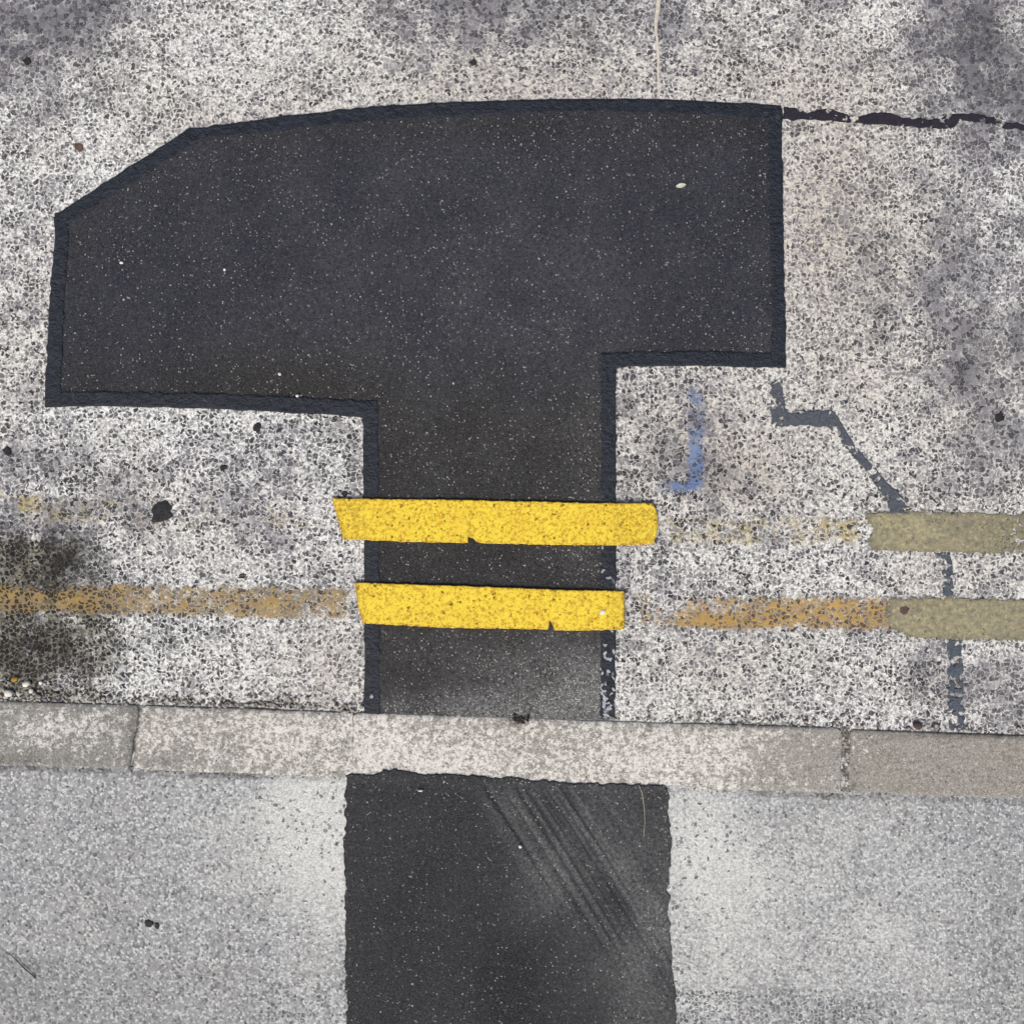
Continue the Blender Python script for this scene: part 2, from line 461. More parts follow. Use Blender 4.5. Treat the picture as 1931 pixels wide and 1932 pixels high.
def tag(o, label=None, cat=None, group=None, kind=None):
    if label: o['label'] = label
    if cat: o['category'] = cat
    if group: o['group'] = group
    if kind: o['kind'] = kind
    return o

def empty(name, px, py, z=0.0):
    o = bpy.data.objects.new(name, None)
    o.empty_display_size = 0.05
    C.objects.link(o)
    return o

def densify(poly, step=4.0, closed=True):
    out = []
    n = len(poly)
    for i in range(n if closed else n - 1):
        (ax, ay), (bx, by) = poly[i][:2], poly[(i + 1) % n][:2]
        k = max(1, int(math.hypot(bx - ax, by - ay) / step))
        for j in range(k):
            out.append((ax + (bx - ax) * j / k, ay + (by - ay) * j / k))
    if not closed: out.append(tuple(poly[-1][:2]))
    return out

def ragged(poly, amp, size, step=3.5, seed=0):
    pts = np.array(densify(poly, step))
    dx = fbm(pts[:, 0], pts[:, 1], size, seed, 3) * 2 * amp
    dy = fbm(pts[:, 0], pts[:, 1], size, seed + 50, 3) * 2 * amp
    return np.stack([pts[:, 0] + dx, pts[:, 1] + dy], 1)

def sheet(name, outline, z, mat, parent=None, thick=0.0025, bevel=1.2, grid=None, attr_fn=None, zfn=None, roughz=0.0):
    """solid slab with the given outline (photo units); rounded rim, optional inner grid and masks"""
    P = np.asarray(outline, float)
    if (P[:, 0] * np.roll(P[:, 1], -1) - np.roll(P[:, 0], -1) * P[:, 1]).sum() < 0: P = P[::-1]
    n = len(P)
    nxt = np.roll(P, -3, 0); prv = np.roll(P, 3, 0)
    t = nxt - prv; t /= (np.hypot(t[:, 0], t[:, 1])[:, None] + 1e-9)
    nrm = np.stack([-t[:, 1], t[:, 0]], 1)           # inward for positive area (y down)
    inner = P + nrm * bevel
    pts = [Vector(p) for p in inner]
    edges = [(i, (i + 1) % n) for i in range(n)]
    if grid:
        x0, y0 = inner.min(0); x1, y1 = inner.max(0)
        gx, gy = np.meshgrid(np.arange(x0 + grid / 2, x1, grid), np.arange(y0 + grid / 2, y1, grid))
        gx = gx.ravel(); gy = gy.ravel()
        ins = np.zeros(gx.shape, bool)
        for (ax, ay), (bx, by) in zip(inner, np.roll(inner, -1, 0)):
            c = (ay > gy) != (by > gy)
            xi = (bx - ax) * (gy - ay) / (by - ay + 1e-12) + ax
            ins ^= c & (gx < xi)
        pts += [Vector((a, b)) for a, b in zip(gx[ins], gy[ins])]
    vo, eo, fo, ov, oe, of = delaunay_2d_cdt(pts, edges, [], 1, 1e-4)
    V = np.array([[v[0], v[1]] for v in vo])
    m = len(V)
    # boundary of the top = edges used once
    cnt = {}
    F = []
    for f in fo:
        a = sum((V[f[i]][0] * V[f[(i + 1) % len(f)]][1] - V[f[(i + 1) % len(f)]][0] * V[f[i]][1]) for i in range(len(f)))
        f = list(f) if a < 0 else list(f)[::-1]       # y is down in photo units -> counter-clockwise in the world
        F.append(f)
        for i in range(len(f)):
            cnt[(f[i], f[(i + 1) % len(f)])] = 1
    bnd = [e for e in cnt if (e[1], e[0]) not in cnt]
    # outward ring per boundary vertex: nearest original vertex
    ring = {}
    bv = sorted({a for e in bnd for a in e})
    ex = []; exz = []; lev = []
    for a in bv:
        k = int(np.argmin(((inner - V[a]) ** 2).sum(1)))
        ring[a] = (m + len(ex), m + len(ex) + 1)
        ex.append(P[k]); ex.append(P[k] - nrm[k] * 0.25)
        lev += [1, 2]
    px = np.concatenate([V, np.array(ex)]) if ex else V
    zz = np.full(len(px), z)
    if zfn is not None: zz = zz + zfn(px[:, 0], px[:, 1])
    if roughz: zz += fbm(px[:, 0], px[:, 1], 14, 5, 3) * roughz
    for i, l in enumerate(lev):
        zz[m + i] -= thick * (0.30 if l == 1 else 1.25)
    for a, b in bnd:
        F.append([b, a, ring[a][0], ring[b][0]])
        F.append([ring[b][0], ring[a][0], ring[a][1], ring[b][1]])
    f = (H - zz) / H / 1000
    verts = np.stack([(px[:, 0] - 965.5) * f, (966 - px[:, 1]) * f, zz], 1)
    attrs = {k: v for k, v in attr_fn(px[:, 0], px[:, 1]).items()} if attr_fn else {}
    return link(name, verts, F, mat, parent, attrs)

def strip_poly(pts, w):
    """outline of a band of half-width w (scalar or list) round a polyline"""
    P = np.array(densify(pts, 5, closed=False))
    ww = np.interp(np.linspace(0, 1, len(P)), np.linspace(0, 1, len(w)), w) if isinstance(w, (list, tuple)) else np.full(len(P), w)
    t = np.gradient(P, axis=0); t /= np.hypot(t[:, 0], t[:, 1])[:, None]
    nr = np.stack([-t[:, 1], t[:, 0]], 1) * ww[:, None]
    return np.concatenate([P + nr, (P - nr)[::-1]])

def axis(lo, hi, step, far):
    a = list(np.arange(lo, hi + step, step))
    d = step * 3; left = []; x = a[0]
    while x > -far: x -= d; d *= 1.5; left.append(x)
    d = step * 3; right = []; x = a[-1]
    while x < far: x += d; d *= 1.5; right.append(x)
    return np.array(left[::-1] + a + right)

def grid_mesh(name, xs, ys, zf, mat, attr_fn, shear=None):
    X, Y = np.meshgrid(xs, ys)
    if shear: Y = Y + shear(X)
    nx, ny = len(xs), len(ys)
    x = X.ravel(); y = Y.ravel()
    z = zf(x, y)
    f = (H - z) / H / 1000
    verts = np.stack([(x - 965.5) * f, (966 - y) * f, z], 1)
    idx = np.arange(nx * ny).reshape(ny, nx)
    a = idx[:-1, :-1].ravel(); b = idx[1:, :-1].ravel(); c = idx[1:, 1:].ravel(); d = idx[:-1, 1:].ravel()
    F = np.stack([a, b, c, d], 1)
    return link(name, verts, F, mat, None, attr_fn(x, y), smooth=True)

# ------------------------------------------------------------------ road
PATCH = [(112, 400), (235, 322), (357, 241), (372, 242), (545, 218), (617, 211), (700, 202), (800, 195), (900, 191), (1000, 188),
         (1100, 186), (1200, 186), (1300, 189), (1400, 195), (1472, 199), (1474, 300), (1478, 480), (1480, 600), (1482, 694),
         (1400, 691), (1300, 690), (1200, 691), (1170, 692), (1161, 697), (1161, 800), (1160, 950), (1160, 1100), (1161, 1200),
         (1158, 1360), (920, 1357), (687, 1349), (688, 1250), (687, 1100), (686, 950), (684, 790), (676, 784), (640, 783), (540, 777),
         (400, 771), (300, 769), (180, 766), (84, 768), (88, 700), (94, 600), (99, 520), (104, 442), (101, 411)]

def road_attr(x, y):
    p = 0.62 + 0 * x
    p += blobs(x, y, [
        (60, 40, 210, 190, -0.54), (250, -40, 120, 90, -0.12), (340, 110, 150, 110, 0.34), (180, 260, 120, 100, 0.22), (580, 120, 180, 80, 0.22),
        (420, 20, 90, 60, 0.10), (900, 0, 190, 80, -0.36), (720, 20, 100, 50, -0.10), (1300, 30, 140, 80, -0.22), (1000, 150, 260, 50, 0.12),
        (1520, 70, 80, 80, -0.10), (1655, 50, 50, 55, 0.45), (1600, 150, 50, 50, 0.12), (1830, 80, 120, 140, -0.62), (1920, 200, 90, 80, -0.35),
        (1480, 190, 60, 18, 0.20), (30, 470, 60, 160, -0.02), (50, 620, 50, 90, 0.04),
        (1510, 420, 60, 320, 0.16), (1560, 330, 110, 160, 0.05), (1760, 380, 70, 60, 0.02), (1840, 320, 60, 60, -0.16),
        (1860, 640, 140, 170, -0.34), (1900, 850, 80, 120, -0.26), (1600, 620, 80, 90, -0.02), (1700, 500, 70, 60, -0.12),
        (1640, 850, 120, 90, 0.34), (1250, 800, 110, 140, -0.02), (1400, 900, 140, 80, -0.16), (1210, 1010, 60, 80, 0.05),
        (1350, 1060, 100, 30, 0.10), (1500, 1080, 120, 40, 0.06), (1740, 1075, 60, 40, 0.18), (1880, 1090, 70, 50, -0.20), (1300, 1290, 160, 60, 0.14),
        (1230, 1345, 110, 22, 0.30), (1680, 1225, 40, 30, 0.40), (1560, 1280, 100, 60, 0.00), (1740, 1270, 50, 60, -0.28), (1880, 1290, 80, 90, -0.22),
        (330, 850, 300, 60, -0.16), (100, 820, 100, 60, 0.04), (560, 860, 120, 80, -0.02), (330, 960, 160, 60, -0.12), (500, 1050, 160, 60, -0.02),
        (80, 1040, 120, 60, -0.32), (80, 1230, 120, 70, -0.34), (480, 1240, 200, 80, 0.20), (250, 820, 220, 50, 0.12), (300, 1280, 80, 40, 0.06), (640, 1300, 50, 80, 0.18), (650, 1000, 40, 140, 0.16)])
    p += fbm(x, y, 120, 3, 4) * 0.40 + fbm(x, y, 32, 6, 3) * 0.45 + 0.02
    # white overspray along the patch edges, where it was masked off
    d = dist_line(x, y, PATCH[:19])
    p += 0.40 * np.exp(-(d / 13) ** 2)
    d2 = dist_line(x, y, PATCH[17:29])
    p += 0.12 * np.exp(-(d2 / 12) ** 2)
    d3 = dist_line(x, y, PATCH[31:])
    p += 0.14 * np.exp(-(d3 / 14) ** 2)
    soft = blobs(x, y, [(0, 60, 330, 240, 0.42), (900, 0, 500, 120, 0.28), (1850, 60, 260, 260, 0.38), (1900, 650, 160, 260, 0.40), (1560, 450, 110, 300, 0.30),
                        (640, 1310, 70, 110, 0.35), (1240, 1330, 130, 60, 0.35), (1880, 1290, 70, 90, 0.3), (500, 1280, 160, 60, 0.2), (1200, 1000, 60, 100, 0.2)])
    grime = blobs(x, y, [(50, 1060, 130, 65, 1.05), (60, 1145, 130, 80, 0.8), (95, 1132, 12, 26, 0.9), (90, 1230, 130, 75, 0.80), (20, 1230, 80, 60, 0.25), (60, 1290, 90, 40, 0.4), (45, 110, 16, 14, 0.6), (900, 110, 20, 14, 0.4),
                         (1830, 60, 150, 140, 0.22), (40, 40, 170, 130, 0.14), (1880, 170, 100, 100, 0.18), (1900, 640, 90, 200, 0.12), (690, 1300, 8, 60, 0.4), (665, 1260, 12, 30, 0.35),
                         (520, 1330, 90, 8, 0.5), (330, 1320, 60, 8, 0.5), (120, 1310, 110, 14, 0.5), (1740, 1280, 40, 60, 0.35), (1800, 1260, 25, 90, 0.3), (660, 880, 12, 30, 0.2)])
    grime += 0.35 * np.exp(-((y - (1324 + 0.034 * x)) / 3.0) ** 2) * (1 - box(x, y, 660, 1330, 0, 3000, 40))
    grime = grime * (1 + fbm(x, y, 60, 9, 4) * 1.1)
    cream = blobs(x, y, [(1050, 160, 500, 120, 0.75), (420, 260, 200, 80, 0.5), (1580, 450, 180, 330, 0.9), (1290, 800, 150, 150, 0.7), (1400, 900, 160, 110, 0.6), (60, 620, 70, 160, 0.45), (620, 1250, 160, 140, 0.55), (1350, 1250, 240, 140, 0.5), (1800, 1000, 180, 400, 0.45), (300, 1000, 300, 120, 0.25)])
    return dict(paint=np.clip(p, 0.02, 1.1), soft=np.clip(soft * 0.7, 0, 0.4), grime=np.clip(grime, 0, 1.0), cream=np.clip(cream + fbm(x, y, 90, 21, 3) * 0.3, 0, 1))

xs = axis(-60, 1990, 6, 30000); ys = axis(-60, 1480, 6, 30000)
road = grid_mesh("road", xs, ys, lambda x, y: fbm(x, y, 60, 2, 4) * 0.0012 * box(x, y, -200, 2100, -200, 1600, 100), M['road'], road_attr)
tag(road, kind='structure')

# ------------------------------------------------------------------ pavement
KC = lambda x: 1382.0 + 0.0342 * x              # centre line of the kerb
ZP, ZK = 0.0032, 0.0042

def pave_attr(x, y):
    left = 1 - sst(600, 700, x)
    p = 0.38 + 0 * x
    p += blobs(x, y, [(600, 1540, 120, 140, 0.50), (620, 1700, 80, 220, 0.22), (420, 1600, 150, 130, 0.14), (360, 1540, 60, 80, 0.06), (130, 1650, 230, 200, -0.26), (100, 1860, 260, 110, -0.36), (280, 1880, 160, 60, -0.14),  # bottom left corner lowered: lens vignetting painted in as thinner mist
                      (560, 1890, 90, 50, 0.02), (250, 1760, 120, 60, 0.02), (1320, 1560, 90, 120, 0.38), (1380, 1680, 140, 130, 0.16), (1330, 1800, 140, 120, 0.16), (1560, 1810, 200, 100, 0.10), (1700, 1680, 260, 180, 0.10),
                      (1910, 1820, 90, 160, -0.30), (1890, 1560, 70, 80, -0.10), (1650, 1530, 120, 50, -0.04), (1340, 1900, 60, 30, 0.15)])  # bottom right corner lowered the same way, vignetting put into the colour
    p += fbm(x, y, 110, 31, 4) * 0.22 + fbm(x, y, 24, 35, 3) * 0.12
    chip = 0.62 * box(x, y, 1275, 1700, 1868 + (x - 1275) * 0.045, 2600, 6) * (1 - sst(1600, 1760, x)) + 0.35 * box(x, y, 470, 650, 1850, 2600, 16) + 0.10 * box(x, y, 480, 650, 1480, 1640, 30) + 0.04
    chip += 0.10 * blobs(x, y, [(1330, 1540, 70, 60, 1), (1290, 1720, 40, 120, 1), (330, 1870, 200, 50, 0.7)])
    gr = 0.0 * x
    # daywork joints: a faint line across each side
    jl = [(-400, 1806), (0, 1812), (200, 1815), (470, 1832), (640, 1838)]
    jr = [(1275, 1852), (1400, 1866), (1560, 1872), (1745, 1889), (1900, 1896)]
    gr += 0.18 * np.exp(-(dist_line(x, y, jl) / 5.0) ** 2) + 0.42 * np.exp(-(dist_line(x, y, jr) / 3.0) ** 2) * (0.45 + 1.2 * np.clip(fbm(x, y, 50, 77, 3) + 0.3, 0, 1))
    gr += 0.13 * sst(1812, 1822, y - 0.03 * x) * left * (1 - sst(350, 560, x))
    gr += 1.2 * np.exp(-((y - (KC(x) + 66)) / 4.5) ** 2) * (0.35 + 1.1 * np.clip(fbm(x, y, 46, 66, 3) + 0.25, 0, 1)) * (1 - 0.8 * box(x, y, 640, 1400, 0, 3000, 60))
    gr += blobs(x, y, [(1555, 1518, 26, 8, 0.35), (1890, 1770, 30, 200, 0.12), (20, 1880, 120, 120, 0.14), (190, 1720, 20, 18, 0.25), (230, 1740, 40, 60, 0.10)])  # blobs at the outer corners are painted vignetting, the rest is grime
    return dict(paint=np.clip(p, 0, 1), chip=np.clip(chip, 0, 1), grime=np.clip(gr, 0, 0.85), soft=0 * x)

pave = grid_mesh("pavement", axis(-60, 1990, 6, 30000), np.array(list(np.arange(57, 640, 6)) + [670, 720, 800, 950, 1200, 1700, 2600, 4200, 7000, 12000, 20000, 30000]),
                 lambda x, y: ZP + fbm(x, y, 70, 12, 4) * 0.0012 * box(x, y, -200, 2100, -200, 2100, 100), M['pave'], pave_attr, shear=KC)
tag(pave, kind='structure')

# ------------------------------------------------------------------ kerb stones
def kerb_stone(tl, tr, bl, br, mat, label, pf, gf, seed, skew=0.0, rc=9.0):
    L = tr[0] - tl[0]
    def ticks(L, st, r):
        a = [0, 0.6, 1.5, 3, 5, 7.5, 10]; mid = list(np.arange(14, L - 13, st))
        return np.array(a + mid + [L - v for v in a[::-1]]) / L
    us = ticks(L, 6, 9); vs = ticks(118, 6, 9)
    U, V = np.meshgrid(us, vs)
    x = (tl[0] * (1 - U) + tr[0] * U) * (1 - V) + (bl[0] * (1 - U) + br[0] * U) * V
    y = (tl[1] * (1 - U) + tr[1] * U) * (1 - V) + (bl[1] * (1 - U) + br[1] * U) * V
    y = y + fbm(x, y * 0.15, 160, seed, 3) * 5 * (1 - V) * np.sin(np.pi * U) + fbm(x, y * 0.15, 90, seed + 9, 3) * 5 * V * np.sin(np.pi * U)
    x = x + np.where(U > 0.5, 1, -1) * (np.abs(U - 0.5) > 0.49) * fbm(x, y, 40, seed + 3, 2) * 4
    du = np.minimum(U, 1 - U) * L; dv = np.minimum(V, 1 - V) * 118
    ax = np.clip(rc - du, 0, None); ay = np.clip(rc - dv, 0, None)
    d = np.clip(np.hypot(ax, ay) / rc, 0, 1.25)
    drop = (1 - np.sqrt(np.clip(1 - np.clip(d, 0, 1) ** 2, 0, 1))) * 0.0032 + np.clip(d - 1, 0, 1) * 0.08
    z = ZK - drop + fbm(x, y, 40, seed + 5, 4) * 0.0012
    ny, nx = x.shape
    xf, yf, zf = x.ravel(), y.ravel(), z.ravel()
    f = (H - ZK) / H / 1000
    verts = list(np.stack([(xf - 965.5) * f, (966 - yf) * f, zf], 1))
    idx = np.arange(nx * ny).reshape(ny, nx)
    a = idx[:-1, :-1].ravel(); b = idx[1:, :-1].ravel(); c = idx[1:, 1:].ravel(); dd = idx[:-1, 1:].ravel()
    F = [tuple(q) for q in np.stack([a, b, c, dd], 1)]
    loop = list(idx[0, :]) + list(idx[1:, -1]) + list(idx[-1, -2::-1]) + list(idx[-2:0:-1, 0])
    base = len(verts)
    for k in loop:
        v = verts[k]; verts.append((v[0], v[1], -0.12))
    for i in range(len(loop)):
        j = (i + 1) % len(loop)
        F.append((loop[i], loop[j], base + j, base + i))
    xa = np.concatenate([xf, xf[loop]]); ya = np.concatenate([yf, yf[loop]])
    dd_ = np.concatenate([np.minimum(du, dv).ravel(), np.zeros(len(loop))])
    o = link("kerb_stone", np.array(verts), F, mat, None, dict(paint=np.clip(pf(xa, ya), 0, 1), grime=np.clip(gf(xa, ya) + 0.45 * np.exp(-(dd_ / 2.5) ** 2) * (1 - 0.9 * box(xa, ya, 560, 1330, 0, 3000, 60)), 0, 0.9)), smooth=True)
    tag(o, label, "kerb stone", "kerb stones laid end to end")
    return o

nzero = lambda x, y: 0 * x
kerb_stone((-655, 1302), (261, 1330), (-668, 1424), (245, 1451), M['kerb_grey'], "grey kerb stone with white splashes, beside the darkest gutter stain",
           lambda x, y: 0.30 + blobs(x, y, [(130, 1375, 110, 40, 0.26), (40, 1370, 60, 40, 0.08)]), lambda x, y: 0.10 + blobs(x, y, [(20, 1435, 80, 10, 0.4), (250, 1390, 14, 60, 0.3)]), 1)
kerb_stone((266, 1331), (661, 1345), (249, 1453), (657, 1471), M['kerb_light'], "short light speckled kerb stone between the grey one and the cream one",
           lambda x, y: 0.47 + blobs(x, y, [(560, 1390, 110, 50, 0.14), (300, 1370, 30, 40, 0.1), (330, 1440, 60, 20, -0.1)]), lambda x, y: 0.05 + blobs(x, y, [(300, 1440, 40, 14, 0.2), (480, 1340, 120, 7, 0.3)]), 22)
kerb_stone((664, 1345), (1588, 1374), (660, 1471), (1589, 1499), M['kerb_cream'], "long cream kerb stone between the two dark asphalt patches, blotched with white paint",
           lambda x, y: 0.50 + blobs(x, y, [(860, 1440, 160, 40, 0.16), (700, 1400, 60, 70, 0.14), (1180, 1450, 180, 30, 0.08), (1290, 1420, 120, 50, 0.10), (1560, 1430, 130, 90, -0.22), (1000, 1420, 40, 30, -0.10)]), lambda x, y: 0.02 + blobs(x, y, [(976, 1358, 22, 12, 0.8), (1400, 1372, 160, 5, 0.4)]), 43)
kerb_stone((1602, 1377), (2517, 1404), (1602, 1499), (2517, 1528), M['kerb_tan'], "plain tan kerb stone without white paint, right of the gritty joint",
           lambda x, y: 0.24 + blobs(x, y, [(1620, 1400, 20, 30, 0.2)]), lambda x, y: 0.06 + blobs(x, y, [(1610, 1480, 8, 40, 0.3), (1900, 1390, 300, 5, 0.4)]), 64)

# ------------------------------------------------------------------ T-shaped road patch
def lumpy(amp, seed):
    return lambda x, y: fbm(x, y, 22, seed, 3) * amp

def patch_attr(x, y):
    g = 0.045 + blobs(x, y, [(950, 235, 600, 26, 0.05), (560, 250, 60, 40, 0.05), (300, 290, 160, 50, 0.06), (230, 495, 16, 12, 0.3), (240, 470, 60, 40, 0.03),
                              (930, 640, 400, 90, 0.03), (1120, 860, 50, 120, 0.14), (900, 880, 200, 60, 0.05), (1090, 1060, 70, 60, 0.18), (1000, 1250, 160, 60, 0.26),
                              (1095, 1320, 90, 50, 1.0), (930, 1340, 240, 22, 0.7), (800, 1220, 90, 50, 0.06), (1440, 250, 20, 100, 0.04), (1380, 600, 90, 70, 0.04)])
    dust = 0.10 + blobs(x, y, [(930, 560, 500, 260, 0.08), (1090, 1315, 110, 65, 0.9), (960, 1335, 240, 34, 0.75), (1000, 1250, 170, 60, 0.35), (1110, 860, 50, 160, 0.10), (1060, 1050, 80, 50, 0.12)])
    return dict(tint=np.clip(sst(560, 860, y) + 0.5 * np.exp(-((y - 240) / 40) ** 2) * (x > 380) + blobs(x, y, [(550, 720, 160, 90, 0.5), (130, 450, 60, 60, 0.4)]), 0, 1), grit=np.clip(g, 0, 0.8), dust=np.clip(dust * (1 + fbm(x, y, 80, 4, 4)), 0, 1.0))

ep = empty("asphalt_patch", 900, 600)
tag(ep, "large T-shaped patch of black asphalt in the road, edged with tar bands", "road patch", "black asphalt repairs")
sheet("surface", ragged(PATCH, 0.8, 20, 6, 3), 0.0024, M['patch'], ep, 0.0020, 1.5, grid=11, attr_fn=patch_attr)

def band(a_pts, z, w=14, seed=0, grit=None, rag=2.2):
    out = ragged(strip_poly(a_pts, w), rag, 14, 4, seed)
    def af(x, y):
        g = 0.01 + blobs(x, y, [(1146, 1330, 30, 60, 0.36), (1146, 1230, 24, 40, 0.14), (1140, 1070, 24, 50, 0.05), (700, 1310, 20, 40, 0.04)])
        return dict(grit=g)
    return sheet("sealant_band", out, z, M['seal'], ep, 0.0022, 2.6, grid=8, attr_fn=af, zfn=lumpy(0.0016, seed))

band([(120, 411), (250, 327), (366, 254)], 0.0050, [13, 14, 13], 11)
band([(352, 255), (545, 231), (700, 215), (850, 206), (1000, 201), (1100, 199), (1250, 200), (1380, 207), (1472, 212)], 0.0046, [11, 13, 14, 14, 13, 12, 12, 12, 13], 12)
band([(115, 402), (116, 450), (109, 540), (104, 640), (98, 767)], 0.0044, [13, 13, 14, 14, 14], 13)
band([(85, 754), (200, 752), (400, 757), (560, 764), (710, 772)], 0.0048, [13, 13, 14, 15, 15], 14)
band([(699, 768), (700, 900), (701, 1100), (702, 1250), (701, 1346)], 0.0042, [14, 14, 13, 14, 15], 15)
band([(1147, 668), (1147, 800), (1147, 950), (1148, 1150), (1145, 1354)], 0.0042, [14, 14, 14, 14, 14], 16)
band([(1133, 679), (1300, 676), (1482, 680)], 0.0048, [13, 13, 14], 17)
band([(1461, 205), (1463, 350), (1466, 500), (1469, 692)], 0.0043, [13, 13, 13, 13], 18)

# ------------------------------------------------------------------ pavement patch
PP = [(652, 1462), (690, 1459), (745, 1453), (790, 1462), (830, 1460), (880, 1463), (958, 1468), (1026, 1474), (1100, 1479), (1180, 1481), (1250, 1484), (1258, 1490),
      (1261, 1530), (1265, 1600), (1260, 1716), (1265, 1800), (1270, 1852), (1275, 1931), (1284, 2200), (1284, 2450), (650, 2450), (652, 2200), (654, 1931), (653, 1800), (650, 1700), (649, 1600), (652, 1540)]
LINES = [(-58, 2.0), (-30, 1.8), (-12, 2.4), (4, 2.0), (20, 2.4), (38, 2.0), (62, 2.2)]      # scuff marks: offset from the middle one, half-width

def scuff(x, y):
    """signed distance from the curved middle line of the tyre scuffs, and their strength"""
    xc = np.interp(y, [1440, 1490, 1530, 1600, 1680, 1780, 1880, 1980], [962, 985, 1012, 1058, 1108, 1170, 1226, 1278])
    o = (x - xc) * 0.84
    env = sst(-95, -50, o) * (1 - sst(85, 170, o)) * sst(1474, 1505, y) * (1 - 0.75 * sst(1700, 1900, y - o * 0.6)) * (1 - 0.55 * sst(-10, -60, o) * sst(1600, 1740, y))
    return o, np.clip(env, 0, 1)

def pp_attr(x, y):
    g = 0.03 + blobs(x, y, [(1180, 1490, 100, 20, 0.12), (918, 1500, 24, 16, 0.2), (1100, 1700, 90, 80, 0.02), (900, 1475, 260, 8, 0.10), (1255, 1600, 10, 200, 0.12), (656, 1650, 5, 300, 0.1)])
    dust = 0.07 + blobs(x, y, [(1080, 1600, 110, 130, 0.12), (1180, 1640, 100, 200, 0.20), (1220, 1830, 70, 160, 0.24), (1010, 1690, 50, 60, 0.08), (960, 1860, 70, 110, -0.10), (760, 1800, 90, 160, -0.03)])
    dust = 1.55 * dust * (1 + fbm(x * 0.55 + y * 0.35, (y - x * 0.6) * 0.3, 46, 8, 3) * 0.8)
    o, env = scuff(x, y)
    st = vnoise(o / 7.0, 0 * o + (y - 1470) / 260.0, 91) * 0.65 + vnoise(o / 3.2, 0 * o + (y - 1470) / 180.0, 92) * 0.35
    dust = dust + env * (st - 0.26) * 0.95
    for c, w in LINES: dust = dust - env * 0.6 * np.exp(-((o - c) / w) ** 2)
    dust += 0.10 * np.exp(-((y - 1470 - 0.035 * (x - 650)) / 10) ** 2)
    return dict(tint=0.3 + 0 * x, grit=np.clip(g, 0, 0.6), dust=np.clip(dust, 0, 0.8))

def pp_z(x, y):
    z = fbm(x, y, 30, 81, 3) * 0.0008
    o, env = scuff(x, y)
    for c, w in LINES: z = z - 0.0005 * env * np.exp(-((o - c) / (w + 0.8)) ** 2)
    return z

pp = sheet("asphalt_patch", ragged([tuple(p) for p in ragged(PP, 3.4, 16, 3.0, 31)], 2.2, 11, 2.0, 33), 0.0068, M['ppatch'], None, 0.0035, 1.5, grid=2.8, attr_fn=pp_attr, zfn=pp_z)
tag(pp, "rectangular black asphalt patch in the pavement with faint diagonal tyre scuffs", "pavement patch", "black asphalt repairs")

# ------------------------------------------------------------------ mortar in the kerb joints
def joint(px0, py0, px1, py1, w, z, label, seed, white=0.45, dirt=0.45):
    o = sheet("mortar_joint", ragged(strip_poly([(px0, py0), (px1, py1)], w), 1.6, 8, 3, seed), z, M['mortar'], None, 0.03, 1.0, grid=4,
              attr_fn=lambda x, y: dict(paint=white + 0 * x, grime=np.clip(dirt + fbm(x, y, 12, seed, 2), 0, 1)), zfn=lumpy(0.002, seed))
    tag(o, label, "mortar joint", "mortar joints between kerb stones")
joint(1595, 1372, 1596, 1503, 8, 0.0022, "wide gritty mortar joint left of the plain tan kerb stone", 5)
joint(264, 1330, 247, 1452, 6, 0.0008, "thin dark curved joint at the end of the grey kerb stone", 6)
joint(661, 1346, 658, 1470, 6, 0.0046, "joint between light and cream kerb stones, hidden under whitish paint", 7, 0.62, 0.0)

# ------------------------------------------------------------------ bright yellow lines
def yedge(poly):
    P = list(poly) + [poly[0]]
    def f(x, y):
        d = dist_line(x, y, P)
        return dict(over_chips=1 - box(x, y, 690, 1156, 0, 3000, 4), edge=0.8 * np.exp(-(d / 2.4) ** 2) + 0.25 * np.exp(-((x - 1146) / 3.0) ** 2) + 0.1 * np.exp(-((x - 1160) / 1.5) ** 2))
    return f
Y1 = [(626, 940), (700, 941), (860, 943), (1000, 946), (1120, 949), (1230, 949), (1238, 962), (1241, 992), (1237, 1010), (1232, 1027), (1160, 1029), (1050, 1028), (905, 1025), (898, 1021), (893, 1017), (884, 1013), (882, 1024), (800, 1023), (683, 1019), (648, 1017), (640, 990), (633, 965)]
Y2 = [(669, 1099), (684, 1099), (760, 1102), (860, 1105), (960, 1109), (1100, 1114), (1177, 1115), (1177, 1160), (1177, 1187), (1100, 1190), (1046, 1189), (1043, 1181), (1037, 1170), (1034, 1188), (960, 1186), (856, 1185), (760, 1180), (684, 1176), (677, 1150), (672, 1120)]
def yellow_z(x, y):
    return fbm(x, y, 26, 14, 3) * 0.0010
o = sheet("yellow_line", ragged(Y1, 1.0, 9, 3, 41), 0.0082, M['yellow'], None, 0.0030, 1.1, grid=5, attr_fn=yedge(Y1), zfn=yellow_z)
tag(o, "longer bright yellow painted line across the patch stem, farther from the kerb", "road marking", "bright yellow lines")
o = sheet("yellow_line", ragged(Y2, 1.0, 9, 3, 42), 0.0082, M['yellow'], None, 0.0030, 1.1, grid=5, attr_fn=yedge(Y2), zfn=yellow_z)
tag(o, "bright yellow painted line nearer the kerb, shorter, with a white dropping at one end", "road marking", "bright yellow lines")

